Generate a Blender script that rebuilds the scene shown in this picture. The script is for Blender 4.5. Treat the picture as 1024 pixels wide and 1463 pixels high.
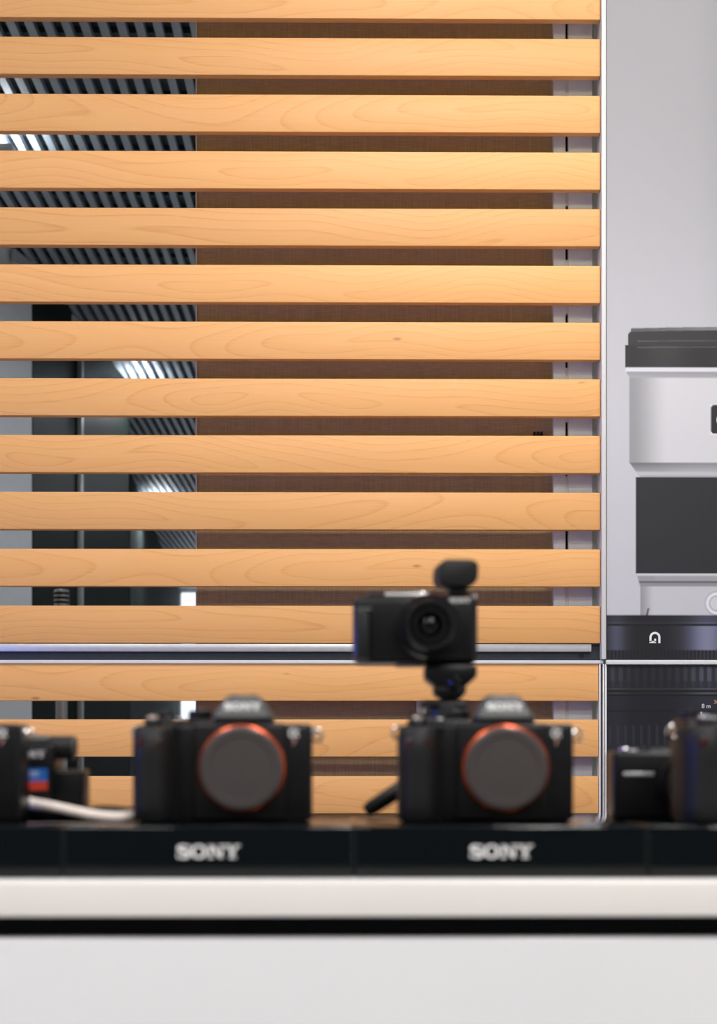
import bpy, bmesh, math, random
import numpy as np
from mathutils import Vector, Matrix
random.seed(7)
for o in list(bpy.data.objects): bpy.data.objects.remove(o)
SC = bpy.context.scene
COL = SC.collection

# ------------------------------------------------------------------ camera
EYE, F, HX, HY, YAW = 1.05, 2133.3, 512.0, 1085.0, math.radians(0.5)
cd = bpy.data.cameras.new('camera'); cam = bpy.data.objects.new('camera', cd); COL.objects.link(cam)
cam.location = (0, 0, EYE); cam.rotation_euler = (math.pi/2, 0, -YAW)
cd.sensor_fit = 'HORIZONTAL'; cd.sensor_width = 24; cd.lens = 50
cd.shift_y = (HY-731.5)/1024
cd.clip_start = 0.05; cd.clip_end = 100
cd.dof.use_dof = True; cd.dof.focus_distance = 3.0; cd.dof.aperture_fstop = 5.8
SC.camera = cam
# ------------------------------------------------------------------ world, exposure
w = bpy.data.worlds.new('world'); SC.world = w; w.use_nodes = True
w.node_tree.nodes['Background'].inputs[0].default_value = (0.93, 0.96, 1.0, 1)
w.node_tree.nodes['Background'].inputs[1].default_value = 0.09
vs = SC.view_settings; vs.view_transform = 'Standard'; vs.look = 'None'; vs.gamma = 1; vs.exposure = 0.2
vs.use_curve_mapping = False
# ------------------------------------------------------------------ lights (ceiling panels of the shop; their housings are built below)
def area(name, loc, size, power, color, target=None, spread=math.pi, sy=None):
    l = bpy.data.lights.new(name, 'AREA'); l.energy = power; l.color = color; l.size = size
    l.shape = 'RECTANGLE'; l.size_y = sy or size; l.spread = spread
    o = bpy.data.objects.new(name, l); COL.objects.link(o); o.location = loc
    if target is not None: o.rotation_euler = (Vector(target)-Vector(loc)).to_track_quat('-Z', 'Y').to_euler()
    return o
CEIL = EYE+2.4
PANELS = [(-1.2, 1.35, 8), (0.6, 1.35, 14), (-1.2, -0.8, 19), (0.9, -0.8, 36), (-1.2, -2.5, 30), (0.9, -2.5, 52)]
for x, y, p in PANELS: area('panel_light', (x, y, CEIL-0.075), 0.56, p, (1, 0.965, 0.915))
SPOTS = [((1.0, 1.7), (0.55, 3.0, 1.8), 3), ((0.2, 1.7), (0.25, 3.0, 1.7), 2.5)]

# ------------------------------------------------------------------ geometry helpers
def ray(px, py):
    f = Vector((math.sin(YAW), math.cos(YAW), 0)); r = Vector((math.cos(YAW), -math.sin(YAW), 0))
    return f + r*((px-HX)/F) + Vector((0, 0, 1))*((HY-py)/F)
def P(px, py, Y):
    d = ray(px, py); return Vector((0, 0, EYE)) + d*(Y/d.y)
def CP(px, py, z=CEIL):
    d = ray(px, py); return Vector((0, 0, EYE)) + d*((z-EYE)/d.z)
def X(px, Y): return P(px, HY, Y).x
def Z(py, Y, px=430): return P(px, py, Y).z

def lin(c):
    c = np.asarray(c, dtype=float)/255
    return np.where(c <= 0.04045, c/12.92, ((c+0.055)/1.055)**2.4)

class MB:
    def __init__(s): s.bm = bmesh.new()
    def box(s, lo, hi, bev=0, seg=2):
        lo = Vector(lo); hi = Vector(hi)
        m = Matrix.Translation((lo+hi)/2) @ Matrix.Diagonal((*(hi-lo), 1))
        vs_ = bmesh.ops.create_cube(s.bm, size=1, matrix=m)['verts']
        if bev:
            es = list({e for v in vs_ for e in v.link_edges})
            bmesh.ops.bevel(s.bm, geom=es, offset=bev, segments=seg, affect='EDGES', profile=0.5)
        return s
    def cyl(s, p0, p1, r0, r1=None, n=24, bev=0):
        p0 = Vector(p0); p1 = Vector(p1); r1 = r0 if r1 is None else r1
        d = p1-p0; q = d.to_track_quat('Z', 'Y').to_matrix().to_4x4()
        L = d.length
        prof = [(0, 0), (r0-bev, 0), (r0, bev), (r1, L-bev), (r1-bev, L), (0, L)] if bev else [(0, 0), (r0, 0), (r1, L), (0, L)]
        return s.lathe(prof, Matrix.Translation(p0) @ q, n)
    def lathe(s, prof, M=Matrix(), n=32, closed=False):
        """profile of (radius, height) about local Z"""
        rings = []
        for r, h in prof:
            if r < 1e-7: rings.append([s.bm.verts.new(M @ Vector((0, 0, h)))])
            else: rings.append([s.bm.verts.new(M @ Vector((r*math.cos(2*math.pi*i/n), r*math.sin(2*math.pi*i/n), h))) for i in range(n)])
        prs = list(zip(rings, rings[1:]))
        if closed: prs.append((rings[-1], rings[0]))
        for a, b in prs:
            for i in range(n):
                j = (i+1) % n
                if len(a) == 1 and len(b) == 1: continue
                if len(a) == 1: s.bm.faces.new((a[0], b[j], b[i]))
                elif len(b) == 1: s.bm.faces.new((a[i], a[j], b[0]))
                else: s.bm.faces.new((a[i], a[j], b[j], b[i]))
        return s
    def loft(s, rings, cap=True):
        rs = [[s.bm.verts.new(Vector(p)) for p in r] for r in rings]
        n = len(rs[0])
        for a, b in zip(rs, rs[1:]):
            for i in range(n): s.bm.faces.new((a[i], a[(i+1) % n], b[(i+1) % n], b[i]))
        if cap: s.bm.faces.new(rs[0][::-1]); s.bm.faces.new(rs[-1])
        return s
    def prism(s, poly, y0, y1, bev=0):
        """poly of (x, z), extruded along y"""
        a = [s.bm.verts.new((x, y0, z)) for x, z in poly]; b = [s.bm.verts.new((x, y1, z)) for x, z in poly]
        n = len(a); fs = [s.bm.faces.new(a), s.bm.faces.new(b[::-1])]
        for i in range(n): fs.append(s.bm.faces.new((a[(i+1) % n], a[i], b[i], b[(i+1) % n])))
        if bev:
            es = list({e for f in fs for e in f.edges})
            bmesh.ops.bevel(s.bm, geom=es, offset=bev, segments=2, affect='EDGES', profile=0.5)
        return s
    def tube(s, pts, r, n=10, flat=1.0, up=(0, 0, 1), rads=None):
        pts = [Vector(p) for p in pts]; rings = []
        for i, p in enumerate(pts):
            t = (pts[min(i+1, len(pts)-1)]-pts[max(i-1, 0)]).normalized()
            u = Vector(up); a = t.cross(u).normalized(); b = a.cross(t).normalized()
            rr = rads[i] if rads else r
            rings.append([p + a*(rr*math.cos(2*math.pi*k/n)) + b*(rr*flat*math.sin(2*math.pi*k/n)) for k in range(n)])
        return s.loft(rings)
    def torus(s, c, axis, R, r, n=20, m=8):
        q = Vector(axis).to_track_quat('Z', 'Y').to_matrix().to_4x4()
        prof = [(R+r*math.cos(2*math.pi*k/m), r*math.sin(2*math.pi*k/m)) for k in range(m)]
        return s.lathe(prof, Matrix.Translation(Vector(c)) @ q, n, closed=True)
    def build(s, name, mat, parent=None, angle=35, loc=None):
        bmesh.ops.recalc_face_normals(s.bm, faces=s.bm.faces)
        me = bpy.data.meshes.new(name); s.bm.to_mesh(me); s.bm.free()
        me.materials.append(M[mat] if isinstance(mat, str) else mat)
        me.shade_smooth(); me.set_sharp_from_angle(angle=math.radians(angle))
        o = bpy.data.objects.new(name, me); COL.objects.link(o)
        if loc is not None: o.location = loc
        if parent is not None: o.parent = parent
        return o
def tag(o, label, cat, group=None, kind=None):
    o['label'] = label; o['category'] = cat
    if group: o['group'] = group
    if kind: o['kind'] = kind
    return o
def thing(name, label, cat, loc=(0, 0, 0), rz=0, group=None, kind=None):
    o = bpy.data.objects.new(name, None); COL.objects.link(o); o.location = loc; o.rotation_euler = (0, 0, rz)
    o.empty_display_size = 0.05
    return tag(o, label, cat, group, kind)

# ------------------------------------------------------------------ materials
M = {}
def nodes(name):
    m = bpy.data.materials.new(name); m.use_nodes = True; M[name] = m
    nt = m.node_tree; return m, nt, nt.nodes['Principled BSDF']
def link(nt, a, b): nt.links.new(a, b)
def simple(name, col, rough=0.5, metal=0.0, noise=0.06, scale=30, bump=0.0, coat=0.0, spec=0.5):
    m, nt, b = nodes(name)
    tc = nt.nodes.new('ShaderNodeTexCoord'); n = nt.nodes.new('ShaderNodeTexNoise'); n.inputs['Scale'].default_value = scale
    n.inputs['Detail'].default_value = 4; link(nt, tc.outputs['Object'], n.inputs['Vector'])
    r = nt.nodes.new('ShaderNodeValToRGB'); c = Vector(col)
    r.color_ramp.elements[0].color = (*(c*(1-noise)), 1); r.color_ramp.elements[1].color = (*[min(1, v*(1+noise)) for v in c], 1)
    r.color_ramp.elements[0].position = .3; r.color_ramp.elements[1].position = .7
    link(nt, n.outputs['Fac'], r.inputs['Fac']); link(nt, r.outputs['Color'], b.inputs['Base Color'])
    b.inputs['Roughness'].default_value = rough; b.inputs['Metallic'].default_value = metal
    b.inputs['Specular IOR Level'].default_value = spec
    if coat: b.inputs['Coat Weight'].default_value = coat; b.inputs['Coat Roughness'].default_value = 0.03
    if bump:
        bp = nt.nodes.new('ShaderNodeBump'); bp.inputs['Strength'].default_value = bump; bp.inputs['Distance'].default_value = 0.001
        link(nt, n.outputs['Fac'], bp.inputs['Height']); link(nt, bp.outputs['Normal'], b.inputs['Normal'])
    return m
def emit(name, col, strength):
    m, nt, b = nodes(name)
    b.inputs['Base Color'].default_value = (*col, 1); b.inputs['Emission Color'].default_value = (*col, 1)
    b.inputs['Emission Strength'].default_value = strength; return m

def wood():
    m, nt, b = nodes('pale_wood'); N = nt.nodes.new
    tc = N('ShaderNodeTexCoord'); oi = N('ShaderNodeObjectInfo')
    off = N('ShaderNodeVectorMath'); off.operation = 'SCALE'; off.inputs[0].default_value = (37, 0.0, 0.0)
    link(nt, oi.outputs['Random'], off.inputs['Scale'])
    add = N('ShaderNodeVectorMath'); add.operation = 'ADD'; link(nt, tc.outputs['Object'], add.inputs[0]); link(nt, off.outputs[0], add.inputs[1])
    # growth rings: distance from a pith line that wanders along the board
    w1 = N('ShaderNodeTexNoise'); w1.noise_dimensions = '1D'; w1.inputs['Scale'].default_value = .9; w1.inputs['Detail'].default_value = 1.5
    sx = N('ShaderNodeSeparateXYZ'); link(nt, add.outputs[0], sx.inputs[0]); link(nt, sx.outputs['X'], w1.inputs['W'])
    w2 = N('ShaderNodeTexNoise'); w2.noise_dimensions = '1D'; w2.inputs['Scale'].default_value = 1.1; w2.inputs['Detail'].default_value = 2
    aw = N('ShaderNodeMath'); aw.operation = 'ADD'; aw.inputs[1].default_value = 17.3; link(nt, sx.outputs['X'], aw.inputs[0]); link(nt, aw.outputs[0], w2.inputs['W'])
    def mth(op, a, b_=None, v=None):
        n = N('ShaderNodeMath'); n.operation = op; link(nt, a, n.inputs[0])
        if b_ is not None: link(nt, b_, n.inputs[1])
        if v is not None: n.inputs[1].default_value = v
        return n.outputs[0]
    py = mth('MULTIPLY_ADD', w1.outputs['Fac'], v=0.22); py.node.inputs[2].default_value = -0.12
    pz = mth('MULTIPLY_ADD', w2.outputs['Fac'], v=0.20); pz.node.inputs[2].default_value = -0.10
    wob = N('ShaderNodeTexNoise'); wob.inputs['Scale'].default_value = 14; wob.inputs['Detail'].default_value = 2
    mp = N('ShaderNodeMapping'); mp.inputs['Scale'].default_value = (.12, 1, 1); link(nt, add.outputs[0], mp.inputs[0]); link(nt, mp.outputs[0], wob.inputs['Vector'])
    dz = mth('ADD', mth('SUBTRACT', sx.outputs['Z'], pz), mth('MULTIPLY', wob.outputs['Fac'], v=0.012))
    dy = mth('SUBTRACT', sx.outputs['Y'], py)
    r2 = mth('ADD', mth('MULTIPLY', dz, dz), mth('MULTIPLY', dy, dy))
    rr = mth('SQRT', r2)
    ph = mth('FRACT', mth('MULTIPLY', rr, v=78))
    ring = N('ShaderNodeValToRGB'); e = ring.color_ramp.elements
    e[0].position = 0; e[0].color = (.0, .0, .0, 1); e[1].position = .72; e[1].color = (.35, .35, .35, 1)
    x = e.new(.93); x.color = (1, 1, 1, 1); x = e.new(1); x.color = (.05, .05, .05, 1)
    link(nt, ph, ring.inputs['Fac'])
    fn = N('ShaderNodeTexNoise'); fn.inputs['Scale'].default_value = 1; fn.inputs['Detail'].default_value = 5
    mf = N('ShaderNodeMapping'); mf.inputs['Scale'].default_value = (9, 420, 420); link(nt, add.outputs[0], mf.inputs[0]); link(nt, mf.outputs[0], fn.inputs['Vector'])
    bl = N('ShaderNodeTexNoise'); bl.inputs['Scale'].default_value = 5; bl.inputs['Detail'].default_value = 3; link(nt, mp.outputs[0], bl.inputs['Vector'])
    f = mth('ADD', mth('MULTIPLY', ring.outputs['Color'], v=.30), mth('ADD', mth('MULTIPLY', fn.outputs['Fac'], v=.45), mth('MULTIPLY', bl.outputs['Fac'], v=.25)))
    cr = N('ShaderNodeValToRGB'); e = cr.color_ramp.elements
    e[0].position = .2; e[0].color = (.84, .455, .175, 1); e[1].position = .95; e[1].color = (.58, .255, .075, 1)
    x = e.new(.55); x.color = (.80, .405, .14, 1)
    link(nt, f, cr.inputs['Fac'])
    # pale upright scuffs
    ms = N('ShaderNodeMapping'); ms.inputs['Scale'].default_value = (160, 1, 9); link(nt, add.outputs[0], ms.inputs[0])
    ns = N('ShaderNodeTexNoise'); ns.inputs['Scale'].default_value = 1; ns.inputs['Detail'].default_value = 2; link(nt, ms.outputs[0], ns.inputs['Vector'])
    rs = N('ShaderNodeValToRGB'); rs.color_ramp.elements[0].position = .68; rs.color_ramp.elements[1].position = .78; link(nt, ns.outputs['Fac'], rs.inputs['Fac'])
    sp = N('ShaderNodeTexNoise'); sp.inputs['Scale'].default_value = 4.5; link(nt, add.outputs[0], sp.inputs['Vector'])
    rp = N('ShaderNodeValToRGB'); rp.color_ramp.elements[0].position = .52; rp.color_ramp.elements[1].position = .66; link(nt, sp.outputs['Fac'], rp.inputs['Fac'])
    k = mth('MULTIPLY', mth('MULTIPLY', rs.outputs['Color'], rp.outputs['Color']), v=.40)
    mx = N('ShaderNodeMix'); mx.data_type = 'RGBA'; link(nt, k, mx.inputs['Factor']); link(nt, cr.outputs['Color'], mx.inputs['A']); mx.inputs['B'].default_value = (.86, .66, .46, 1)
    # rare dark knots and specks
    vo = N('ShaderNodeTexVoronoi'); vo.inputs['Scale'].default_value = 9; mv = N('ShaderNodeMapping'); mv.inputs['Scale'].default_value = (.45, 1, 1.3)
    link(nt, add.outputs[0], mv.inputs[0]); link(nt, mv.outputs[0], vo.inputs['Vector'])
    rv = N('ShaderNodeValToRGB'); rv.color_ramp.elements[0].position = .015; rv.color_ramp.elements[0].color = (.55, .55, .55, 1)
    rv.color_ramp.elements[1].position = .05; rv.color_ramp.elements[1].color = (0, 0, 0, 1); link(nt, vo.outputs['Distance'], rv.inputs['Fac'])
    m2 = N('ShaderNodeMix'); m2.data_type = 'RGBA'; link(nt, rv.outputs['Color'], m2.inputs['Factor']); link(nt, mx.outputs['Result'], m2.inputs['A']); m2.inputs['B'].default_value = (.22, .085, .03, 1)
    # board to board tone
    hv = N('ShaderNodeHueSaturation'); vv = mth('MULTIPLY_ADD', oi.outputs['Random'], v=.12); vv.node.inputs[2].default_value = .94
    link(nt, vv, hv.inputs['Value']); link(nt, m2.outputs['Result'], hv.inputs['Color']); link(nt, hv.outputs['Color'], b.inputs['Base Color'])
    b.inputs['Roughness'].default_value = .5; b.inputs['Specular IOR Level'].default_value = .35
    bp = N('ShaderNodeBump'); bp.inputs['Strength'].default_value = .12; bp.inputs['Distance'].default_value = .0005
    link(nt, fn.outputs['Fac'], bp.inputs['Height']); link(nt, bp.outputs['Normal'], b.inputs['Normal'])
wood()
def fabric():
    m, nt, b = nodes('brown_fabric'); N = nt.nodes.new
    tc = N('ShaderNodeTexCoord'); out = []
    for sc in ((520, 1, 14), (30, 1, 520)):
        mp = N('ShaderNodeMapping'); mp.inputs['Scale'].default_value = sc; link(nt, tc.outputs['Object'], mp.inputs[0])
        n = N('ShaderNodeTexNoise'); n.inputs['Scale'].default_value = 1; n.inputs['Detail'].default_value = 2; link(nt, mp.outputs[0], n.inputs['Vector']); out.append(n.outputs['Fac'])
    a = N('ShaderNodeMath'); a.operation = 'ADD'; link(nt, out[0], a.inputs[0]); link(nt, out[1], a.inputs[1])
    r = N('ShaderNodeValToRGB'); r.color_ramp.elements[0].position = .3; r.color_ramp.elements[1].position = .8
    h = N('ShaderNodeMath'); h.operation = 'MULTIPLY'; h.inputs[1].default_value = .5; link(nt, a.outputs[0], h.inputs[0])
    r.color_ramp.elements[0].color = (.36, .25, .11, 1); r.color_ramp.elements[1].color = (.60, .46, .24, 1)
    link(nt, h.outputs[0], r.inputs['Fac']); link(nt, r.outputs['Color'], b.inputs['Base Color'])
    b.inputs['Roughness'].default_value = .9
    bp = N('ShaderNodeBump'); bp.inputs['Strength'].default_value = .4; bp.inputs['Distance'].default_value = .0008
    link(nt, h.outputs[0], bp.inputs['Height']); link(nt, bp.outputs['Normal'], b.inputs['Normal'])
fabric()
def printed():
    m, nt, b = nodes('poster_print')
    a = nt.nodes.new('ShaderNodeVertexColor'); a.layer_name = 'print'
    link(nt, a.outputs['Color'], b.inputs['Base Color']); b.inputs['Roughness'].default_value = .45; b.inputs['Specular IOR Level'].default_value = .3
printed()
simple('white_metal', (.70, .70, .69), .35, 0, .02)
simple('aluminium', (.62, .62, .63), .35, .6, .04, 60)
simple('grey_metal', (.67, .70, .645), .45, 0, .05, 20)
simple('navy_metal', (.014, .019, .027), .4, 0, .1)
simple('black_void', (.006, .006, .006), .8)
simple('counter_white', (.80, .775, .745), .35, 0, .015, 8)
simple('cabinet_white', (.73, .735, .755), .12, 0, .012, 5, coat=.3)
simple('black_acrylic', (.002, .0035, .0045), .04, 0, .1, spec=.4)
simple('black_plastic', (.0045, .0045, .005), .34, 0, .1, 200, bump=.03, spec=.3)
simple('black_rubber', (.008, .008, .008), .5, 0, .15, 900, bump=.3, spec=.3)
simple('black_gloss', (.008, .008, .009), .15)
simple('hump_grey', (.085, .09, .09), .42, .2)
simple('cap_grey', (.058, .050, .049), .36, 0, .05, 400)
simple('ring_orange', (.62, .10, .025), .25, .85, .03)
simple('chrome', (.8, .8, .8), .15, 1, .02)
simple('letter_white', (.82, .82, .82), .4)
simple('letter_pink', (.8, .42, .38), .4)
simple('letter_orange', (.75, .35, .12), .4)
simple('window_red', (.035, .003, .004), .1)
simple('lens_glass', (.003, .003, .005), .12, 0, .1, spec=.25)
simple('sticker_blue', (.02, .16, .55), .4)
simple('sticker_red', (.65, .06, .03), .4)
simple('pale_strap', (.90, .80, .74), .5, 0, .05, 300, bump=.2)
simple('wall_paint', (.70, .70, .71), .7, 0, .02)
simple('ceiling_paint', (.82, .82, .82), .8, 0, .02)
simple('floor_tile', (.42, .41, .40), .3, 0, .06, 3)
simple('rib_metal', (.40, .45, .50), .45, .1, .05)
simple('carrier_metal', (.05, .065, .08), .5)
simple('ceiling_void', (.085, .11, .135), .6, 0, .2, 12)
simple('dark_glass', (.004, .007, .006), .5, 0, .2, 1, spec=.08)
simple('far_wall', (.04, .05, .05), .85, 0, .06, 2, spec=.05)
simple('post_grey', (.33, .34, .32), .4, .3)
simple('pole_metal', (.46, .43, .40), .35, .7)
emit('lamp_diffuser', (1, .98, .95), 4.0)
emit('back_diffuser', (.95, .98, 1), 14.0)
emit('window_glow', (.86, .93, 1), 1.3)
emit('added_blue_glow', (.010, .10, 1.0), 75.0)  # overbright glow of the added tablet, tints the camera edges blue

# ------------------------------------------------------------------ lettering tools
def stroke(mb, pts, wd, y0=-.0004, y1=0.0):
    pts = [Vector(p) for p in pts]; n = len(pts); L = []; R = []
    for i, p in enumerate(pts):
        t = (pts[min(i+1, n-1)]-pts[max(i-1, 0)]).normalized(); nn = Vector((-t.y, t.x)); h = (wd[i] if hasattr(wd, '__len__') else wd)/2
        L.append(p+nn*h); R.append(p-nn*h)
    for i in range(n-1): mb.prism([L[i], L[i+1], R[i+1], R[i]], y0, y1)
def arc(cx, cz, rx, rz, a0, a1, n=14):
    return [(cx+rx*math.cos(math.radians(a0+(a1-a0)*i/n)), cz+rz*math.sin(math.radians(a0+(a1-a0)*i/n))) for i in range(n+1)]
def brand_letters(width, mat, parent, loc, rx=0, name='lettering'):
    """S O N Y in wide slab-serif capitals, centred on loc in the XZ plane, facing -Y"""
    k = width/4.72; mb = MB(); T = lambda pts, dx: [((x+dx-2.36)*k, (z-.5)*k) for x, z in pts]
    d = .0005
    def bx(x0, x1, z0, z1, dx): mb.prism(T([(x0, z0), (x1, z0), (x1, z1), (x0, z1)], dx), -d, 0)
    def pl(p, dx): mb.prism(T(p, dx), -d, 0)
    # S
    pts = arc(.52, .745, .36, .185, 25, 255, 14) + arc(.52, .265, .38, .20, 75, -155, 14)
    wd = [(.10+.16*math.sin(math.pi*i/(len(pts)-1))**1.0)*k for i in range(len(pts))]
    stroke(mb, T(pts, 0), wd, -d, 0)
    bx(.86, .96, .62, .98, 0); bx(.06, .16, .02, .38, 0)
    # O
    o, i_ = arc(.62, .5, .60, .51, 0, 360, 32), arc(.62, .5, .33, .36, 0, 360, 32)
    for a in range(32): pl([o[a], o[a+1], i_[a+1], i_[a]], 1.03)
    # N
    D = 2.32
    bx(.12, .28, .05, .95, D); bx(0, .42, 0, .11, D); bx(0, .36, .89, 1, D); pl([(.12, 1), (.42, 1), (1.10, 0), (.86, 0)], D)
    bx(.94, 1.10, 0, .95, D); bx(.80, 1.24, .89, 1, D)
    # Y
    D = 3.56
    pl([(.10, .95), (.38, .95), (.70, .46), (.45, .46)], D); pl([(.83, .95), (1.02, .95), (.70, .42), (.56, .46)], D)
    bx(.45, .71, .05, .48, D); bx(.32, .84, 0, .11, D); bx(0, .50, .89, 1, D); bx(.70, 1.16, .89, 1, D)
    o = mb.build(name, mat, parent); o.location = loc; o.rotation_euler = (rx, 0, 0); return o
def glyph_text(txt, size, mat, parent, loc, name='lettering', roll=0):
    c = bpy.data.curves.new('t', 'FONT'); c.body = txt; c.size = size; c.align_x = 'CENTER'; c.align_y = 'CENTER'; c.extrude = .0002
    t = bpy.data.objects.new('t', c); COL.objects.link(t)
    dg = bpy.context.evaluated_depsgraph_get(); me = bpy.data.meshes.new_from_object(t.evaluated_get(dg))
    bpy.data.objects.remove(t); me.materials.clear(); me.materials.append(M[mat])
    me.transform(Matrix.Rotation(math.pi/2, 4, 'X'))
    o = bpy.data.objects.new(name, me); COL.objects.link(o); o.parent = parent; o.location = loc; o.rotation_euler = (0, roll, 0); return o
def letter_g(k, mat, parent, loc, roll):
    mb = MB()
    stroke(mb, [(x*k, z*k) for x, z in [(.50, .40)]+arc(-.02, 0, .40, .40, 88, 272, 18)+[(.40, -.40)]], .19*k)
    stroke(mb, [(.40*k, -.495*k), (.40*k, .10*k)], .19*k); stroke(mb, [(.10*k, .02*k), (.40*k, .02*k)], .17*k)
    o = mb.build('letter', mat, parent); o.location = loc; o.rotation_euler = (0, roll, 0); return o

# ================================================================== THE ROOM
def struct(name, mb, mat, label, cat, angle=35): return tag(mb.build(name, mat, angle=angle), label, cat, kind='structure')
struct('floor', MB().box((-4.5, -3.2, -.1), (3.4, 22.5, 0)), 'floor_tile', 'grey tiled shop floor under the counter', 'floor')
struct('ceiling', MB().box((-2.7, -3.2, CEIL), (3.2, 3.3, CEIL+.1)), 'ceiling_paint', 'flat white ceiling of the shop above the counter', 'ceiling')
struct('wall_left', MB().box((-2.7, -3.2, 0), (-2.6, 3.3, CEIL)), 'wall_paint', 'pale painted side wall left of the counter', 'wall')
struct('wall_right', MB().box((3.1, -3.2, 0), (3.2, 22.5, CEIL)), 'wall_paint', 'pale painted side wall right of the printed panels', 'wall')
TOPZ = Z(54-4*81.15, 3.0)+.03
struct('wall_back', MB().box((-2.6, 3.0, TOPZ), (3.1, 3.1, CEIL)).box((-2.6, 3.0, 0), (-1.62, 3.1, TOPZ)), 'wall_paint', 'white painted wall above the slatted screen', 'wall')

# ------------------------------------------------------------------ slatted wall
YS = 3.0; TH = .0195; PITCH = 81.15
XL, XR, XR2 = -1.6, X(857.3, YS), X(854.5, YS)
def slat_mesh(x0, x1):
    h = 53.2*YS/F; mb = MB(); mb.box((-(x1-x0)/2, 0, -h/2), ((x1-x0)/2, TH, h/2), bev=.0012, seg=2)
    o = mb.build('slat', 'pale_wood'); me = o.data; bpy.data.objects.remove(o); return me
su = thing('slatted_screen', 'upper screen of pale wood slats above the dark horizontal rail', 'screen', (0, YS, 0))
sl = thing('slatted_screen', 'lower screen of pale wood slats below the dark rail, behind the counter', 'screen', (0, YS, 0))
mu, ml = slat_mesh(XL, XR), slat_mesh(XL, XR2)
for k in range(-4, 17):
    up = k <= 10; o = bpy.data.objects.new('slat', mu if up else ml); COL.objects.link(o)
    yc = 54+PITCH*k+26.6+(1.2 if k == 11 else 0); xr = XR if up else XR2
    o.parent = su if up else sl; o.location = ((XL+xr)/2, 0, Z(yc, YS))
# hidden battens that carry the slats
for xx in (XL+.03,):
    MB().box((xx-.016, TH, Z(925, YS)), (xx+.016, TH+.03, TOPZ-.02)).build('batten', 'grey_metal', su)
    MB().box((xx-.016, TH, .02), (xx+.016, TH+.03, Z(949, YS))).build('batten', 'grey_metal', sl)
# rail between the two screens
zr = lambda y: Z(y, YS)
rl = thing('mounting_rail', 'long dark metal rail with pale lips between the wooden screens', 'rail', (0, YS, 0))
MB().box((XL, .004, zr(930.6)), (X(845, YS), .019, zr(919.6)), .0006).build('upper_lip', 'aluminium', rl)
nv = MB(); nv.box((XL, .0125, zr(943.6)), (X(858.5, YS), .0185, zr(930.8)))
nv.box((X(845.3, YS), .0125, zr(930.8)), (X(858.5, YS), .0185, zr(919.8))); nv.build('channel', 'navy_metal', rl)
p = P(832, 936.5, YS); MB().cyl((p.x, .0115, p.z), (p.x, .0135, p.z), .0052, n=20).build('screw_hole', 'black_void', rl)
MB().box((XL, -.004, zr(948.2)), (X(861, YS), .018, zr(943.4)), .0006).build('lower_lip', 'white_metal', rl)
# uprights between slats and printed panel
t1 = MB(); t1.box((X(858, YS), -.012+YS, zr(942)), (X(864.2, YS), YS+.05, TOPZ), .001); struct('trim_1', t1, 'white_metal', 'tall white metal profile between the wood slats and the printed panel', 'trim')
struct('trim_3', MB().box((X(864.4, YS), YS-.004, zr(942)), (X(866.5, YS), YS+.04, TOPZ)), 'navy_metal', 'thin dark strip standing in for the shaded gap along the edge of the grey printed panel', 'trim')  # navy colour puts the shade of the gap beside the panel into a strip
t2 = thing('trim_2', 'narrow twin white metal profile beside the lower wooden slats', 'trim', (0, YS, 0), kind='structure')
MB().box((X(855.2, YS), -.006, .02), (X(857.2, YS), .03, zr(949)), .0004).build('profile', 'white_metal', t2)
MB().box((X(857.2, YS), .012, .02), (X(860.2, YS), .03, zr(949))).build('groove', 'navy_metal', t2)
MB().box((X(860.2, YS), -.006, .02), (X(862, YS), .03, zr(949)), .0004).build('profile', 'aluminium', t2)
MB().box((X(863, YS), -.008, .02), (X(865.6, YS), .03, zr(949)), .0005).build('profile', 'white_metal', t2)
# behind the slats
YB = YS+.075
fp = thing('fabric_panel', 'brown woven fabric panel behind the wooden slats', 'panel', (0, YB, 0))
MB().box((X(281.5, YB), 0, .02), (X(789, YB), .018, TOPZ-.01)).build('fabric', 'brown_fabric', fp)
MB().box((X(279.6, YB), -.004, .02), (X(281.5, YB), .02, TOPZ-.01)).build('edge_strip', 'white_metal', fp)
YU = YS+.045
up = thing('slotted_upright', 'grey metal slotted upright behind the slat ends', 'upright', (0, YU, 0))
MB().box((X(790.5, YU), 0, .02), (X(807.6, YU), .02, TOPZ-.01), .0008).build('face', 'grey_metal', up)
MB().box((X(807.6, YU), .016, .02), (X(811.6, YU), .02, TOPZ-.01)).build('slot_back', 'black_void', up)
for i in range(-3, 9):
    y0, y1 = 214+155*i, 292+155*i
    MB().box((X(807.6, YU), .004, Z(y1, YU)), (X(811.6, YU), .014, Z(y0, YU))).build('bridge', 'grey_metal', up)
sp_ = MB().box((X(811.8, YU), YU+.002, .02), (X(846, YU), YU+.02, TOPZ-.01)).box((X(846, YU), YU+.014, .02), (X(860, YU), YU+.02, TOPZ-.01)); tag(sp_.build('side_panel', 'grey_metal'), 'flat grey metal panel behind the right ends of the slats', 'panel')
bt = MB().box((X(595, YU), YU, .02), (X(609, YU), YU+.016, Z(948, YU)), .0008); tag(bt.build('support_strip', 'grey_metal'), 'short grey upright strip behind the lower slats, beside the tripod camera', 'upright')
hk = thing('wall_clip', 'tiny black three-pronged clip on the brown fabric panel', 'clip', P(768, 621, YB))
MB().box((-.011, -.006, -.012), (.011, 0, 0), .001).build('base', 'black_plastic', hk)
for dx in (-.0075, 0, .0075): MB().cyl((dx, -.004, -.002), (dx, -.004, .0052), .0021, n=12, bev=.0005).build('prong', 'black_plastic', hk)

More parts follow.
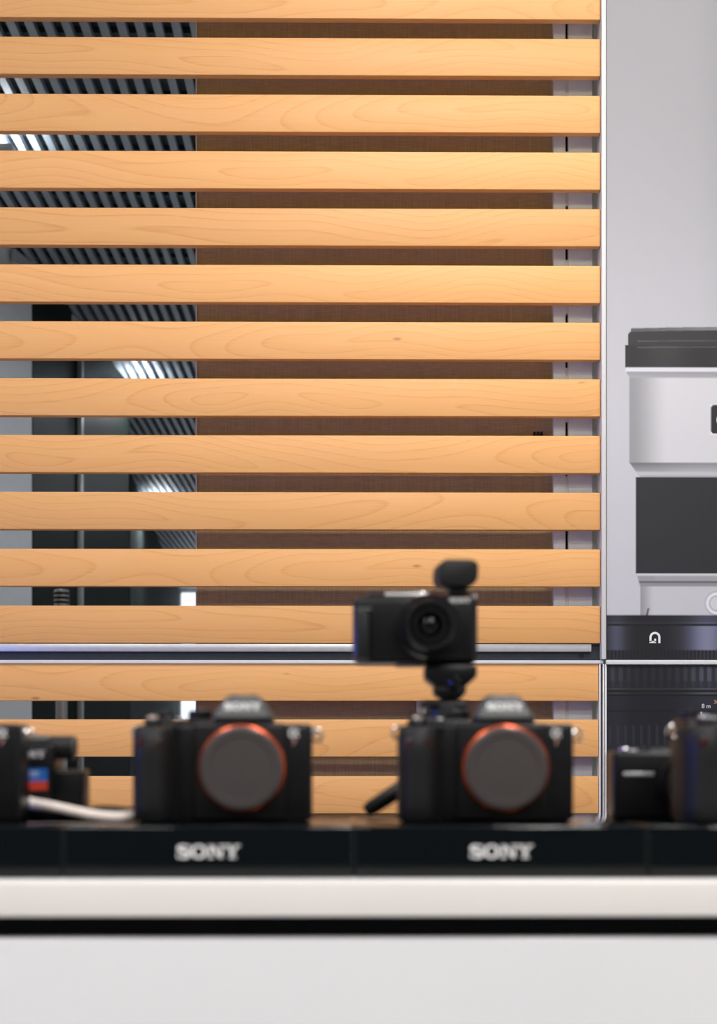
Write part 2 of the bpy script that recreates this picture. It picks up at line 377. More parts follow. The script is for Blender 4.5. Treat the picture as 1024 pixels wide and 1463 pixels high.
# ------------------------------------------------------------------ printed panels
YP = YS-.006
XC = 1085.0
def smooth(a, b, x): t = np.clip((x-a)/(b-a), 0, 1); return t*t*(3-2*t)
def put(c, mask, col):
    col = np.broadcast_to(np.asarray(col, float), c.shape) if np.ndim(col) < 3 else col
    m = mask[..., None].astype(float); c[:] = c*(1-m)+col*m
def g3(v, tint=(1, 1, 1.015)): return np.asarray(v)[..., None]*np.array(tint)
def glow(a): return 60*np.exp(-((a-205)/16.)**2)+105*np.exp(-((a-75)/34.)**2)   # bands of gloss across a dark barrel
def upper_print(x, y):
    a = np.abs(x-XC); c = g3(149+46*smooth(50, 650, y)-4*smooth(0, 40, x-990))
    hw = lambda px: XC-px
    top = 466.5+3*(a/190)**2
    E = lambda px: (a < hw(px))
    put(c, E(897) & (y > top+np.maximum(0, (a-180))*1.0) & (y < 500), g3(60+0*x))
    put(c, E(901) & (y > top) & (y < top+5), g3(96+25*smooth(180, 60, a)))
    put(c, E(893) & (y > 493-0*a) & (y < 526), g3(57+8*np.sin(a/17.)))
    for yy in (486.5, 495.5): put(c, E(910) & (np.abs(y-yy-1.2*(a/190)**2) < .8), g3(92+0*x))
    put(c, E(893.5+0) & (y > 524.5) & (y < 532), g3(214+0*x))
    e = 893.5+(y-530)*.6
    put(c, (a < XC-e) & (y >= 531) & (y < 541), g3(150+(y-532)*2))
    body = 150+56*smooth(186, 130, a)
    put(c, E(899) & (y >= 540) & (y < 662), g3(body, (1, 1, 1.005)))
    e = 899+(y-661)*.72
    put(c, (a < XC-e) & (y >= 661) & (y < 683), g3(np.where(y < 674, 112+(y-661)*3.2+20*smooth(180, 90, a), np.where(y < 679.5, 185, 160))))
    put(c, E(908) & (y >= 682) & (y < 820), g3(50+4*np.sin(x*1.5)*smooth(110, 70, a)-6*smooth(168, 177, a), (1, 1, 1.08)))
    e = 909+np.clip((y-820)/18., 0, 1)*5.5
    put(c, (a < XC-e) & (y >= 819.5) & (y < 838), g3(np.where(y < 823, 200, np.where(y < 830.5, 152+(a < 150)*6, np.where(y < 833, 100, 142)))))
    put(c, E(914.5) & (y >= 838) & (y < 881), g3(150+44*smooth(171, 150, a)))
    r = np.hypot(x-1024, y-862)
    put(c, r < 17.5, g3(np.where(r > 15.8, 170, np.where(r > 11.5, 226, np.where(r > 10, 165, 205)))))
    put(c, (np.abs(x-923.5-(880-y)*.25) < 1.2) & (y > 869) & (y < 880), g3(80+0*x))
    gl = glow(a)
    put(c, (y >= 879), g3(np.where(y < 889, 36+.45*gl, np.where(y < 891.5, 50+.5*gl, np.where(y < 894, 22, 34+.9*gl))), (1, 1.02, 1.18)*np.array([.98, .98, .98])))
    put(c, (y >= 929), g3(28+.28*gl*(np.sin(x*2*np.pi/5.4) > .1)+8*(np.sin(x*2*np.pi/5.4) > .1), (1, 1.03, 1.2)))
    bx, by = np.abs(x-1039), np.abs(y-599)
    put(c, (bx < 25) & (by < 22), g3(222+0*x)); put(c, (bx < 23.5) & (by < 20.5) & (bx+by < 41), g3(48+0*x))
    return c
def lower_print(x, y):
    a = np.abs(x-XC); gl = glow(a); ph = a/(11.5)
    c = g3(33+.18*gl+0*y, (1, 1.04, 1.25))
    rib = (np.sin(ph*2*np.pi) > -.1)
    put(c, (y < 973) & rib, g3(44+.42*gl, (1, 1.02, 1.12))); put(c, (y < 952.5), g3(18+0*x))
    put(c, (y >= 973) & (y < 983) & (np.sin(ph*2*np.pi) > .6), g3(42+.25*gl, (1, 1.02, 1.12)))
    put(c, np.abs(y-984) < .9, g3(58+.3*gl, (1, 1.02, 1.1))); put(c, (y > 986) & (y < 989), g3(22+0*x))
    put(c, np.abs(y-990.5) < 1.2, g3(40+.55*gl)); put(c, (y > 992) & (y < 994.5), g3(22+0*x))
    put(c, np.abs(y-1015.5) < .7, g3(22+0*x))
    put(c, (y > 1036) & (y < 1064) & (np.sin(a*2*np.pi/11.2+1) > .55), g3(52+.1*gl, (1, 1.03, 1.18)))
    put(c, np.abs(y-1065.5) < .7, g3(52+0*x)); put(c, (np.abs(y-1149) < .8) & (x < 876), g3(70+0*x))
    put(c, y > 1160, g3(27+0*x, (1, 1.04, 1.2)))
    return c
def print_panel(name, label, x0, x1, ys, fn):
    xs = np.concatenate([np.arange(x0, 1030, 1.35), np.arange(1030, x1+.1, 4.5)])
    root = thing(name, label, 'poster', (0, YP, 0))
    zt, zb = Z(ys[0], YP, 940), Z(ys[-1], YP, 940)
    MB().box((X(xs[0], YP), .0006, zb), (X(xs[-1], YP), .018, zt)).build('backing_board', 'white_metal', root)
    gx, gy = np.meshgrid(xs, ys); nx, ny = len(xs), len(ys)
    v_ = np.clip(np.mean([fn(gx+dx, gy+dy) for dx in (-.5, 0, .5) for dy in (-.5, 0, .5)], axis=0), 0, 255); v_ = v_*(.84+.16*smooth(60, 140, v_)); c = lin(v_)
    px = np.array([X(v, YP) for v in xs]); pz = np.array([Z(v, YP, 940) for v in ys])
    vx, vz = np.meshgrid(px, pz)
    co = np.stack([vx, np.zeros_like(vx), vz], -1).reshape(-1, 3)
    i = np.arange(nx*ny).reshape(ny, nx)
    f = np.stack([i[:-1, :-1], i[1:, :-1], i[1:, 1:], i[:-1, 1:]], -1).reshape(-1, 4)
    me = bpy.data.meshes.new('printed_sheet'); me.vertices.add(len(co)); me.vertices.foreach_set('co', co.ravel())
    me.loops.add(f.size); me.loops.foreach_set('vertex_index', f.ravel()); me.polygons.add(len(f))
    me.polygons.foreach_set('loop_start', np.arange(0, f.size, 4)); me.polygons.foreach_set('loop_total', np.full(len(f), 4)); me.update(calc_edges=True)
    at = me.color_attributes.new('print', 'FLOAT_COLOR', 'POINT')
    at.data.foreach_set('color', np.concatenate([c.reshape(-1, 3), np.ones((nx*ny, 1))], 1).ravel())
    me.materials.append(M['poster_print'])
    o = bpy.data.objects.new('printed_sheet', me); COL.objects.link(o); o.parent = root
    return root
ys = np.concatenate([np.arange(-270, 455, 25), np.arange(455, 942.6, 1.25), [942.6]])
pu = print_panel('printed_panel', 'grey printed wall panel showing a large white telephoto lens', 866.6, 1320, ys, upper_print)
ys = np.concatenate([np.arange(950.4, 1160, 1.4), np.arange(1165, 1790, 40)])
pl_ = print_panel('printed_panel', 'dark printed wall panel showing a black lens barrel', 866.2, 1320, ys, lower_print)
MB().box((X(865.2, YP), -.006, Z(949.2, YP)), (X(1320, YP), .02, Z(943, YP)), .0006).build('bottom_profile', 'white_metal', pu)
q = P(935.3, 911, YP); letter_g(16*YP/F, 'letter_white', pu, (q.x, -.0002, q.z), math.pi/2)
q = P(1037, 600, YP); letter_g(27*YP/F, 'letter_white', pu, (q.x, -.0002, q.z), 0)
q = P(1008.5, 1009, YP); glyph_text('8 m', 8.5*YP/F, 'letter_white', pl_, (q.x, -.0003, q.z))
q = P(1023, 1003, YP); glyph_text('30', 8*YP/F, 'letter_orange', pl_, (q.x, -.0003, q.z))
q = P(1001.5, 1021, YP); MB().box((q.x-.0009, -.0005, q.z-.006), (q.x+.0009, 0, q.z+.006)).build('index_mark', 'letter_white', pl_)

# ------------------------------------------------------------------ space behind the slats (seen through the gaps)
cb = thing('ceiling_back', 'dark ceiling with long grey metal ribs behind the slatted screen', 'ceiling', (0, 0, CEIL), kind='structure')
MB().box((-4.5, 3.3, .05), (3.1, 22.5, .1)).build('backing', 'ceiling_void', cb)
rb = MB().box((-.0135, 3.32, 0), (.0135, 22.4, .03)).build('rib', 'rib_metal', cb); rb.location.x = -3.6
for i in range(1, 66):
    o = rb.copy(); COL.objects.link(o); o.parent = cb; o.location.x = -3.6+.0597*i
for i in range(24):
    MB().box((-4.4, 4.2+.16*i, .03), (.4, 4.2+.16*i+.03, .05)).build('carrier', 'carrier_metal', cb)
A, B, C_, D = CP(-190, 207), CP(45.5, 376), CP(112, 457), CP(184, 545)
def vwall(mb, a, b, z0, z1, t=.06):
    a = Vector((a.x, a.y, 0)); b = Vector((b.x, b.y, 0)); n = Vector((-(b-a).y, (b-a).x, 0)).normalized()*t
    q = [a, b, b+n, a+n]; mb.loft([[p+Vector((0, 0, z0)) for p in q], [p+Vector((0, 0, z1)) for p in q]]); return mb
struct('wall_far_left', vwall(MB(), A, B, 0, CEIL), 'wall_paint', 'white wall in the room behind the slats', 'wall')
pt = thing('glass_partition', 'dark green glass partition beyond the white wall behind the slats', 'partition', (0, 0, 0))
vwall(MB(), B+Vector((.003, .01, 0)), C_, 0, CEIL-.01, .03).build('panel', 'dark_glass', pt)
vwall(MB(), C_+Vector((.0, .04, 0)), D, 0, CEIL-.01, .03).build('panel', 'dark_glass', pt)
MB().box((C_.x-.002, C_.y-.03, 0), (C_.x+.022, C_.y+.04, CEIL-.01), .002).build('post', 'post_grey', pt)
for a, b in ((CP(82, 434), CP(111, 456)), (CP(19, 355), CP(46, 376))):
    vwall(MB(), a+Vector((.015, -.03, 0)), b+Vector((.015, -.03, 0)), CEIL-.07, CEIL-.012, .02).build('head_trim', 'aluminium', pt)
A2, B2 = CP(186, 672), CP(256, 842)
struct('wall_far_side', vwall(MB(), A2, B2, 0, CEIL), 'far_wall', 'dark grey wall deep in the room behind the slats', 'wall')
fe = thing('window_1', 'bright far window at the end of the room behind the slats', 'window', (0, B2.y+.05, 0), kind='structure')
MB().box((B2.x-.3, 0, 0), (3.1, .08, CEIL)).build('frame', 'wall_paint', fe)
MB().box((B2.x+.03, -.02, .4), (.5, 0, EYE+2.35)).build('pane', 'window_glow', fe)
# metal stand with a ringed head
ps = P(88, 1085, 6.2); ps.z = 0
st = thing('metal_stand', 'metal floor stand with black-ringed head behind the slats', 'stand', ps)
hz = EYE+(HY-843)*6.2/F
MB().cyl((0, 0, 0), (0, 0, .02), .16, n=40, bev=.004).build('base', 'pole_metal', st)
MB().cyl((0, 0, .02), (0, 0, hz-.12), .024, n=24).build('pole', 'pole_metal', st)
MB().cyl((0, 0, hz-.12), (0, 0, hz), .031, n=24, bev=.004).build('head', 'pole_metal', st)
for i in range(6): MB().lathe([(.030, 0), (.035, .002), (.035, .009), (.030, .011)], Matrix.Translation((0, 0, hz-.022-.0185*i)), 24).build('ring', 'black_rubber', st)
LAMPS = [(6, 243, .12, .3), (203, 567, .14, .3), (232, 729, .2, .5)]
HANG = .12
LN = ['before the white wall', 'beside the glass partition', 'beside the dark grey wall',
      'first fill added out of sight behind the fabric panel', 'second fill added out of sight behind the fabric panel', 'third fill added out of sight behind the fabric panel']
spots_ = [(CP(lx, ly, CEIL-HANG-.02), wx, wy) for lx, ly, wx, wy in LAMPS] + [(Vector((.5, 5.0, 0)), .3, .6), (Vector((.3, 8.0, 0)), .3, .6), (Vector((0, 11.5, 0)), .3, .6)]  # last three are added out of sight to brighten the ribbed ceiling
for i, (c, wx, wy) in enumerate(spots_):
    lp = thing('suspended_lamp', 'bright suspended lamp behind the slats, '+LN[i], 'lamp', (c.x, c.y, CEIL), group='lamps behind the slats')
    MB().box((-wx/2-.006, -wy/2-.006, -HANG-.02), (wx/2+.006, wy/2+.006, -HANG+.02), .003).build('housing', 'white_metal', lp)
    MB().box((-wx/2, -wy/2, -HANG-.024), (wx/2, wy/2, -HANG-.02)).build('diffuser', 'back_diffuser', lp)
    for sy_ in (-1, 1): MB().cyl((0, sy_*wy*.4, -HANG+.02), (0, sy_*wy*.4, 0), .003, n=8).build('hanger', 'aluminium', lp)
    area('lamp_light', (c.x, c.y, CEIL-HANG-.03), wx, 6, (.9, .96, 1), sy=wy)
    u = area('lamp_uplight', (c.x, c.y, CEIL-HANG+.025), wx, 2.2 if i < 3 else 26, (.9, .96, 1), sy=wy); u.rotation_euler = (math.pi, 0, 0)

# ------------------------------------------------------------------ shop lamps (out of frame, they light the wall)
for i, (x, y, p) in enumerate(PANELS):
    wh = ['left of the counter, near the slatted screen', 'over the counter, near the slatted screen', 'before the left half of the counter', 'before the right half of the counter', 'nearest the shop entrance on the left wall side', 'nearest the shop entrance on the right wall side'][i]
    lp = thing('ceiling_panel_lamp', 'square white ceiling panel lamp '+wh, 'lamp', (x, y, CEIL), group='shop ceiling panels')
    MB().box((-.31, -.31, -.06), (.31, .31, 0), .004).build('housing', 'white_metal', lp)
    MB().box((-.28, -.28, -.064), (.28, .28, -.06)).build('diffuser', 'lamp_diffuser', lp)
for i, ((sx, sy), tgt, p) in enumerate(SPOTS):
    loc = Vector((sx, sy, CEIL-.22)); d = (Vector(tgt)-loc).normalized()
    lp = thing('ceiling_spotlight', 'white ceiling spotlight aimed at the '+['printed panel edge', 'middle of the wood slats'][i], 'lamp', (sx, sy, CEIL), group='spotlights on the wall')
    MB().cyl((0, 0, -.16), (0, 0, 0), .012).build('stem', 'white_metal', lp)
    a = Vector((0, 0, -.22)); MB().cyl(a-d*.07, a+d*.07, .045, .05, n=32).build('head', 'white_metal', lp)
    MB().cyl(a+d*.07, a+d*.073, .045, n=32).build('lens', 'lamp_diffuser', lp)
    area('spot_light', loc+d*.08, .09, p, (1, .95, .88), tgt, math.radians(100))
# ================================================================== THE COUNTER
YC = 1.011; ZC = EYE-.0820
MBc = MB().box((-1.7, YC, ZC-.0247), (1.7, 1.72, ZC), .0022, 3); tag(MBc.build('worktop', 'counter_white'), 'off-white counter worktop carrying the black stands', 'worktop')
cb_ = thing('counter', 'glossy white display counter with a black shadow gap under its top', 'counter', (0, YC, 0))
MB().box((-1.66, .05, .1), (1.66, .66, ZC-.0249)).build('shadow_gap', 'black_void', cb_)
MB().box((-1.68, 0, .1), (1.68, .02, EYE-256.5*YC/F), .001).build('front_panel', 'cabinet_white', cb_)
MB().box((-1.64, .06, 0), (1.64, .62, .1)).build('plinth', 'black_plastic', cb_)
# stands
YD = 1.03; ZT = EYE-.0459; SD = .17
for i, (a, b, lab) in enumerate([(-322, 88.7, 'glossy black acrylic stand under the camera beside the stickered device'), (89.5, 505.3, 'glossy black acrylic stand under the camera next to the pale strap'),
                            (505.9, 925.3, 'glossy black acrylic stand under the camera in front of the tripod'), (926.4, 1343, 'glossy black acrylic stand under the camera turned aside, before the dark printed panel')]):
    xa, xb = X(a, YD), X(b, YD); s_ = thing('display_stand', lab, 'stand', ((xa+xb)/2, YD, ZC), group='black acrylic stands')
    h = (xb-xa)/2
    MB().box((-h, 0, 0), (h, SD, ZT-ZC), .0016, 3).build('block', 'black_acrylic', s_)
    brand_letters(91*YD/F, 'letter_white', s_, (0, 0, Z(1216.5, YD)-ZC))

# ================================================================== CAMERAS
U = .000511
def mirrorless(label, xpx, Y, rz=0):
    """full-frame body with a cap on its mount; origin below the body's middle, mount plane at y = 0"""
    t = thing('mirrorless_camera', label, 'camera', (X(xpx, Y), Y, ZT), rz, 'mirrorless cameras on the stands')
    mm = .001
    b = MB(); b.box((-58*mm, 0, 1*mm), (64.4*mm, 36*mm, 72*mm), 3.2*mm, 3)
    b.box((-22*mm, -4*mm, 2*mm), (46*mm, 8*mm, 72.5*mm), 3*mm, 3)
    b.box((-55*mm, 2*mm, 0), (61*mm, 34*mm, 4*mm), 1*mm)
    body = b.build('body', 'black_plastic', t)
    # grip
    base = [(-55, 24), (-61, 18), (-64.4, 8), (-65, -6), (-63.5, -18), (-58, -26), (-50, -28.5), (-43, -26.5), (-38.5, -20), (-36.5, -10), (-34, -2), (-28, 4), (-26, 24)]
    rings = []
    for z, sy, dx in [(1, .80, 1.2), (3, .86, .2), (14, .92, 0), (30, .93, 0), (42, .97, 0), (52, 1.03, 0), (60, 1.0, 0), (66, .9, .3), (69.5, .7, 1.5), (70.5, .5, 3.5)]:
        rings.append([((x+dx*(1 if x < -45 else -.5))*mm, (y*sy if y < 0 else y)*mm, z*mm) for x, y in base])
    MB().loft(rings).build('grip', 'black_rubber', t, angle=60)
    MB().box((-59*mm, -27.2*mm, 53*mm), (-42*mm, -22*mm, 61*mm), 1.5*mm, 2).build('sensor_window', 'window_red', t)
    # viewfinder hump
    h = MB(); mc = 13.8
    def ring(z, xl, xr, yf, yb=40): return [(xl*mm, yb*mm, z*mm), (xl*mm, (yf+4)*mm, z*mm), ((xl+3)*mm, yf*mm, z*mm), ((xr-3)*mm, yf*mm, z*mm), (xr*mm, (yf+4)*mm, z*mm), (xr*mm, yb*mm, z*mm)]
    h.loft([ring(70, -8.5, 36.3, -3.5), ring(76.5, -8, 35.7, -3)])
    h.build('viewfinder_base', 'black_plastic', t)
    h = MB(); h.loft([ring(76.5, -7.6, 35.3, -3.2), ring(79, -7, 34.6, -3), ring(90.5, .2, 27.4, 4, 42), ring(92.6, 2.4, 25.2, 6.5, 41), ring(93.3, 4.5, 23.1, 9, 40)])
    hp = h.build('viewfinder_hump', 'hump_grey', t, angle=28)
    brand_letters(27*mm, 'letter_white', hp, (mc*mm, -.3*mm, 84.4*mm), rx=-math.atan2(7, 11.5))
    MB().box((4*mm, 40*mm, 66*mm), (24*mm, 49*mm, 90*mm), 3*mm, 3).build('eyecup', 'black_rubber', t)
    MB().box((-30*mm, 36*mm, 8*mm), (44*mm, 41*mm, 62*mm), 1.5*mm).build('rear_screen', 'black_gloss', t)
    sh = MB(); sh.box((5*mm, 16*mm, 93*mm), (22.6*mm, 34*mm, 93.4*mm)); sh.box((5*mm, 16*mm, 93.4*mm), (8*mm, 34*mm, 93.9*mm)); sh.box((19.6*mm, 16*mm, 93.4*mm), (22.6*mm, 34*mm, 93.9*mm)); sh.build('hot_shoe', 'black_plastic', t)
    # mount ring and cap
    R = Matrix.Translation((mc*mm, 0, 39.3*mm)) @ Matrix.Rotation(math.pi/2, 4, 'X')
    MB().lathe([(27*mm, 2*mm), (32.4*mm, 3*mm), (32.4*mm, 5*mm), (31.6*mm, 7*mm), (30.2*mm, 8*mm), (27*mm, 8*mm)], R, 64).build('mount_ring', 'ring_orange', t, angle=50)
    MB().lathe([(30.3*mm, 6*mm), (30.3*mm, 10.5*mm), (28.6*mm, 12.3*mm), (23.5*mm, 12.3*mm), (22.6*mm, 11.4*mm), (0, 11.4*mm)], R, 64).build('body_cap', 'cap_grey', t, angle=30)
    # top controls
    def dial(name, x, y, z, r, hh, mat='black_plastic', knurl=True):
        o = MB()
        if knurl:
            n = 40; pr = [[((x+(r*(1-.05*(k % 2)))*math.cos(2*math.pi*k/n))*mm, (y+(r*(1-.05*(k % 2)))*math.sin(2*math.pi*k/n))*mm, zz*mm) for k in range(n)] for zz in (z, z+hh*.85)]
            pr.append([(x*mm+(p[0]-x*mm)*.9, y*mm+(p[1]-y*mm)*.9, (z+hh)*mm) for p in pr[-1]]); o.loft(pr)
        else: o.cyl((x*mm, y*mm, z*mm), (x*mm, y*mm, (z+hh)*mm), r*mm, n=24, bev=.5*mm)
        return o.build(name, mat, t)
    MB().box((-57*mm, 3*mm, 69*mm), (-9*mm, 34*mm, 75*mm), 2*mm, 3).build('top_plate', 'black_plastic', t)
    d1 = dial('mode_dial', -19, 20, 75, 9, 7.5); MB().cyl((-19*mm, 20*mm, 82.4*mm), (-19*mm, 20*mm, 83*mm), 3*mm, n=20).build('lock_button', 'aluminium', d1)
    dial('exposure_dial', -47, 24, 75, 8, 6)
    dial('custom_button', -33, 14, 75, 3, 1.6, 'aluminium', False); dial('custom_button', -41, 11, 75, 3, 1.6, 'hump_grey', False)
    sb = MB().cyl((-50*mm, -9*mm, 69.5*mm), (-50*mm, -11*mm, 75*mm), 6.5*mm, n=28, bev=.8*mm).build('power_switch', 'black_plastic', t)
    MB().cyl((-50*mm, -11*mm, 75*mm), (-50*mm, -11.4*mm, 77*mm), 4.2*mm, n=24, bev=.6*mm).build('shutter_button', 'chrome', sb)
    MB().cyl((-33*mm, -1*mm, 66*mm), (-33*mm, -1.2*mm, 70*mm), 2*mm, n=16).build('lamp_window', 'black_gloss', t)
    # strap lugs with rings
    for s, x, z in ((1, 65, 66), (-1, -61, 68)):
        lg = MB().cyl(((x-2)*mm, 16*mm, z*mm), ((x+2*s+1)*mm, 16*mm, z*mm), 3*mm, n=20, bev=.6*mm).build('strap_lug', 'chrome', t)
        MB().torus(((x+2.6*s)*mm, 15*mm, (z-2.2)*mm), (.35*s, 1, .2), 4.6*mm, 1.1*mm).build('ring', 'chrome', lg)
    # badge: alpha sign over a small figure
    e = MB(); sc = 6.4*mm
    pts = [(.95, .9), (.72, .42), (.42, .05), (.12, .14), (0, .5), (.12, .86), (.42, .95), (.66, .6), (.8, .2), (1.02, .06)]
    stroke(e, [((x_-.5)*sc, (z_-.5)*sc) for x_, z_ in pts], .2*sc)
    eb = e.build('emblem', 'letter_white', t); eb.location = (51.5*mm, -.1*mm, 65.3*mm)
    glyph_text('7', 6.2*mm, 'letter_pink', t, (51.5*mm, -.2*mm, 58.4*mm), 'numeral')
    return t
YM = 1.09
mirrorless('black mirrorless camera beside the device with the blue and red sticker', -98, YM)
mirrorless('black mirrorless camera with capped orange mount, beside the pale strap', 319, YM)
mirrorless('black mirrorless camera with capped orange mount, standing before the tripod camera', 694, YM)
mirrorless('black mirrorless camera turned aside, in front of the small silver-lined compact camera', 1092, YM-.02, math.radians(9))

# ---- compact camera on a small tripod grip, microphone on top
YT = 1.165; S = YT/F
def L(o, px, py, Y=YT): p = P(px, py, Y)-Vector(o.location); return p
c0 = P(592, 948, YT)
cc = thing('compact_camera', 'black compact camera held up on a small tripod grip', 'camera', c0)
k = lambda px: (px-592)*S
kz = lambda py: (948-py)*S
MB().box((k(504), 0, 0), (k(683), .032, kz(850)), .0062, 4).build('body', 'black_plastic', cc)
MB().prism([(k(508), kz(944)), (k(528), kz(944)), (k(528), kz(874)), (k(508), kz(871))], -.008, .004, .003).build('grip_ridge', 'black_rubber', cc)
MB().box((k(509), -.0062, kz(873)), (k(530), .002, kz(869.5)), .0008).build('grip_line', 'hump_grey', cc)
MB().box((k(550), .006, kz(850.5)), (k(614), .026, kz(845.5)), .0012).build('top_plate', 'aluminium', cc)
MB().cyl((k(538), .014, kz(851)), (k(538), .014, kz(845)), .0065, n=24, bev=.0008).build('shutter_button', 'black_plastic', cc)
MB().cyl((k(604), .014, kz(846)), (k(604), .014, kz(843.5)), .004, n=20, bev=.0006).build('record_button', 'chrome', cc)
MB().cyl((k(678), .016, kz(851)), (k(678), .016, kz(846)), .003, n=16).build('strap_lug', 'chrome', cc)
RM = Matrix.Translation((k(612), 0, kz(896))) @ Matrix.Rotation(math.pi/2, 4, 'X')
r_ = lambda q: q*S
ln = MB().lathe([(0, 0), (r_(46), 0), (r_(46), .010), (r_(44.5), .0125), (r_(38), .0125), (r_(37), .011), (r_(37), .020), (r_(35), .022), (r_(29), .022), (r_(28), .018), (r_(24), .017), (r_(23), .0205), (r_(19), .0205), (r_(17), .014), (0, .012)], RM, 64).build('lens', 'black_plastic', cc, angle=30)
MB().lathe([(r_(17), .0142), (r_(12), .0165), (r_(6), .0178), (0, .018)], RM, 40).build('front_element', 'lens_glass', ln)
brand_letters(r_(30), 'letter_white', cc, (k(657), -.0002, kz(857.5)))
MB().box((k(566), .006, kz(951)), (k(606), .026, .0005), .0008).build('base_plate', 'black_plastic', cc)
# microphone
mc = thing('microphone', 'black foam microphone block on the hot shoe of the compact camera', 'microphone', P(655, 849, YT)+Vector((0, .016, 0)), math.radians(6))
w2 = lambda px: (px-655)*S
z2 = lambda py: (849-py)*S
MB().box((w2(641), -.008, .0005), (w2(668), .008, z2(834)), .0012).build('shoe_foot', 'black_plastic', mc)
MB().prism([(w2(632), z2(837)), (w2(673), z2(837)), (w2(682), z2(826)), (w2(683), z2(804)), (w2(676), z2(798)), (w2(633), z2(798)), (w2(625), z2(806)), (w2(624), z2(828))], -.014, .02, .003).build('foam_head', 'black_rubber', mc)
for px_ in (654, 662, 670): MB().box((w2(px_-2.4), -.008, z2(799)), (w2(px_+2.4), .012, z2(796.8)), .0005).build('ridge', 'black_plastic', mc)
# tripod grip
tg = thing('tripod_grip', 'small black tripod grip with spread legs carrying the compact camera', 'tripod', (X(644, YT), YT+.016, ZT))
a = lambda px, py: (X(px, YT)-tg.location.x, P(px, py, YT).z-ZT)
MB().prism([a(607, 949.2), a(682, 949.2), a(682, 966), a(667, 980), a(620, 980), a(607, 969)], -.014, .014, .0018).build('tilt_head', 'black_plastic', tg)
MB().prism([a(620, 979), a(667, 979), a(667, 989), a(657, 1000), a(634, 1000), a(620, 991)], -.012, .012, .0018).build('neck', 'black_plastic', tg)
q = a(650, 974); MB().cyl((q[0], -.018, q[1]), (q[0], -.013, q[1]), .0045, n=24, bev=.0008).build('tilt_screw', 'black_gloss', tg)
q0, q1 = a(640, 1000), a(640, 1096)
MB().box((a(600, 0)[0], -.013, a(0, 1012)[1]), (a(672, 0)[0], .013, a(0, 1000.5)[1]), .003, 3).build('control_plate', 'black_plastic', tg)
MB().lathe([(0, 0), (.013, 0), (.0155, .006), (.0165, .03), (.014, q0[1]-q1[1]-.004), (.010, q0[1]-q1[1]), (0, q0[1]-q1[1])], Matrix.Translation((q1[0], 0, q1[1])), 32).build('handle', 'black_rubber', tg)
hub = Vector((q1[0], 0, q1[1]+.006))
for f_ in (Vector((a(522, 1165)[0], .0, .0045)), Vector((a(742, 1165)[0], -.002, .0045)), Vector((.004, .075, -.002))):
    if f_.y > .05: f_ = Vector((.012, .0155, .0045))+Vector((.02, 0, 0))
    MB().tube([hub, hub.lerp(f_, .25), hub.lerp(f_, .6), hub.lerp(f_, .93), f_], .006, 12, .8, up=(0, 1, 0), rads=[.0055, .0065, .0065, .006, .0042]).build('leg', 'black_plastic', tg)

# ---- compact camera at the right
c1 = Vector((X(876, 1.158)+.052, 1.158, ZT))
cr_ = thing('compact_camera', 'black compact camera with a pale line across its front, before the dark printed panel', 'camera', c1)
S1 = 1.158/F; k = lambda px: (px-876)*S1-.052; zz = lambda py: max(0.0, P(900, py, 1.158).z-ZT)
MB().box((k(876), 0, 0), (k(876)+.104, .034, zz(1073)), .0035, 3).build('body', 'black_plastic', cr_)
MB().box((k(890), -.0012, zz(1108.5)), (k(934), .002, zz(1103.5)), .0006).build('front_line', 'aluminium', cr_)
MB().cyl((k(897), .014, zz(1073.5)), (k(897), .014, zz(1068.5)), .0042, n=24, bev=.0007).build('shutter_button', 'chrome', cr_)
MB().box((k(902), .008, zz(1073.5)), (k(914), .024, zz(1070.5)), .0006).build('zoom_plate', 'aluminium', cr_)
MB().cyl((k(923), .016, zz(1073.5)), (k(923), .016, zz(1068.5)), .0055, n=28, bev=.0008).build('mode_dial', 'black_plastic', cr_)
MB().box((k(932), .006, zz(1073.5)), (k(990), .026, zz(1069.6)), .0008).build('flash_cover', 'hump_grey', cr_)
RM = Matrix.Translation((k(985), 0, zz(1121))) @ Matrix.Rotation(math.pi/2, 4, 'X'); r_ = lambda q: q*S1
ln = MB().lathe([(0, 0), (r_(45), 0), (r_(45), .008), (r_(43), .010), (r_(37), .010), (r_(36), .013), (r_(30), .015), (r_(27), .012), (r_(18), .010), (0, .009)], RM, 56).build('lens', 'black_plastic', cr_, angle=30)
MB().lathe([(r_(18), .0102), (r_(10), .0122), (0, .013)], RM, 40).build('front_element', 'lens_glass', ln)

# ---- black device with a sticker, behind the camera at the left
YV = 1.15; S2 = YV/F
dv = thing('video_device', 'black upright device with barrel, white lettering and a blue and red sticker', 'device', (X(60, YV), YV, ZT))
k = lambda px: (px-60)*S2
zz = lambda py: max(0.0, P(60, py, YV).z-ZT)
MB().box((k(2), 0, 0), (k(77), .036, zz(1062)), .003, 3).build('body', 'black_plastic', dv)
MB().box((k(4), .002, zz(1063)), (k(70), .034, zz(1050)), .003, 3).build('top_cover', 'hump_grey', dv)
MB().box((k(72), .004, 0), (k(118), .034, zz(1099)), .003, 3).build('side_block', 'black_plastic', dv)
br = MB().cyl((k(60), .016, zz(1068)), (k(103), .016, zz(1068)), r_(17), n=36, bev=.0012).build('barrel', 'black_rubber', dv)
MB().torus((k(101), .016, zz(1068)), (1, 0, 0), r_(16), .0008).build('barrel_rim', 'hump_grey', br)
brand_letters(48*S2, 'letter_white', dv, (k(41), -.0002, zz(1077.5)))
stx = MB().box((k(36), -.0006, zz(1116)), (k(68), .0004, zz(1098))).build('sticker', 'sticker_blue', dv)
MB().box((k(36), -.0006, zz(1129)), (k(68), .0004, zz(1116))).build('sticker_band', 'sticker_red', stx)
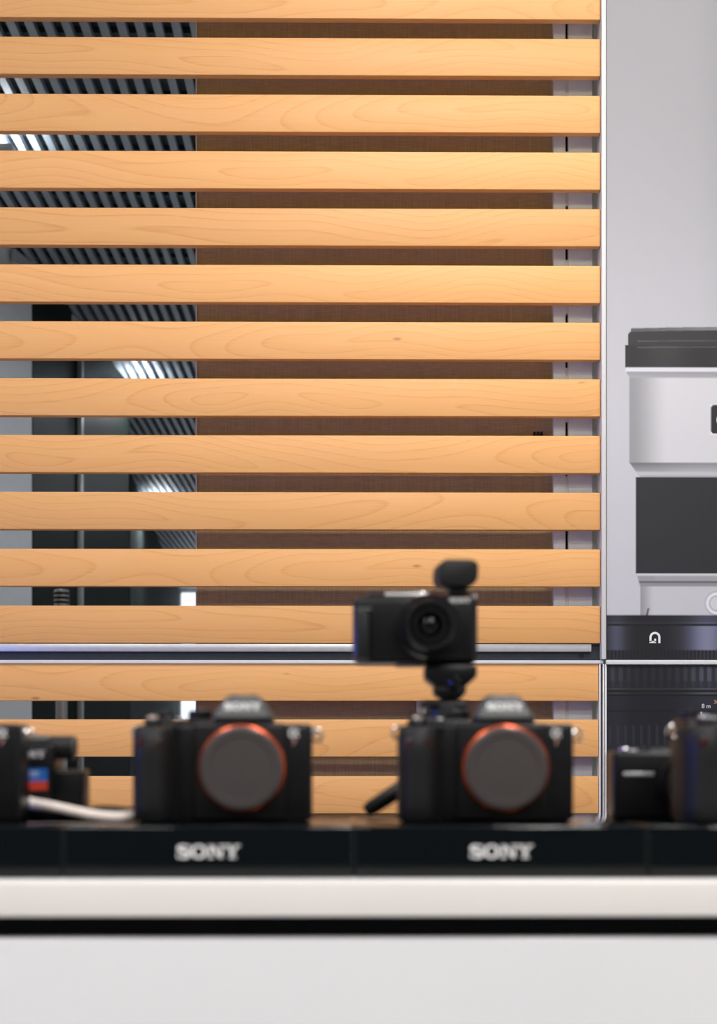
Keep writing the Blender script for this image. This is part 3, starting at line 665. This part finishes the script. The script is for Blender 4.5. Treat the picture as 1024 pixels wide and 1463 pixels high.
for yy in (1103, 1107.5): MB().box((k(42), -.0009, zz(yy+.7)), (k(56), -.0005, zz(yy-.7))).build('print_line', 'letter_white', stx)

# ---- straps
def spline(pts, n=8):
    pts = [Vector(p) for p in pts]; out = []
    for i in range(len(pts)-1):
        p0, p1, p2, p3 = pts[max(i-1, 0)], pts[i], pts[i+1], pts[min(i+2, len(pts)-1)]
        for j in range(n):
            t = j/n; out.append(.5*((2*p1)+(p2-p0)*t+(2*p0-5*p1+4*p2-p3)*t*t+(3*p1-p0-3*p2+p3)*t**3))
    return out+[pts[-1]]
YW = 1.135
wp = [P(x, y, Yw) for x, y, Yw in ((22, 1142, 1.138), (45, 1148, 1.136), (75, 1152.5, 1.128), (105, 1158.5, 1.115), (135, 1164.5, 1.10), (165, 1167.5, 1.09), (192, 1165, 1.095))]
for p_ in wp: p_.z = max(p_.z, ZT+.0040)
tag(MB().tube(spline(wp), .0046, 12, .8, rads=[.0064-.0018*min(1, i/20) for i in range(len(spline(wp)))]).build('camera_strap', 'pale_strap', angle=80), 'pale whitish strap curving down across the black stands', 'strap')
bp_ = []
for i in range(61):
    u_ = i/60; an = u_*2*math.pi*3
    p_ = Vector((X(157, 1.178)+.020*math.cos(an)*(1-.12*u_), 1.178+.010*math.sin(an), ZT+.0022+.0052*u_+.0008*math.sin(an*2.3))); bp_.append(p_)
tag(MB().tube(bp_, .0021, 8).build('coiled_cord', 'black_rubber', angle=80), 'coiled black cord lying behind the pale strap', 'cord')

# ---- tablet added out of view, standing in for an unknown blue light source
bs = thing('blue_light_tablet', 'added out-of-view tablet on the left end of the counter, standing in for a blue light source', 'tablet', (-1.45, 1.14, ZC), math.radians(-8))
MB().box((-.09, -.07, 0), (.03, .07, .006), .002).build('foot', 'aluminium', bs)
MB().box((-.035, -.02, .005), (-.012, .02, .16), .003).build('stand_arm', 'aluminium', bs)
MB().box((-.012, -.15, .05), (0, .15, .27), .004, 3).build('housing', 'black_plastic', bs)
MB().box((0, -.14, .06), (.001, .14, .26)).build('display', 'added_blue_glow', bs)
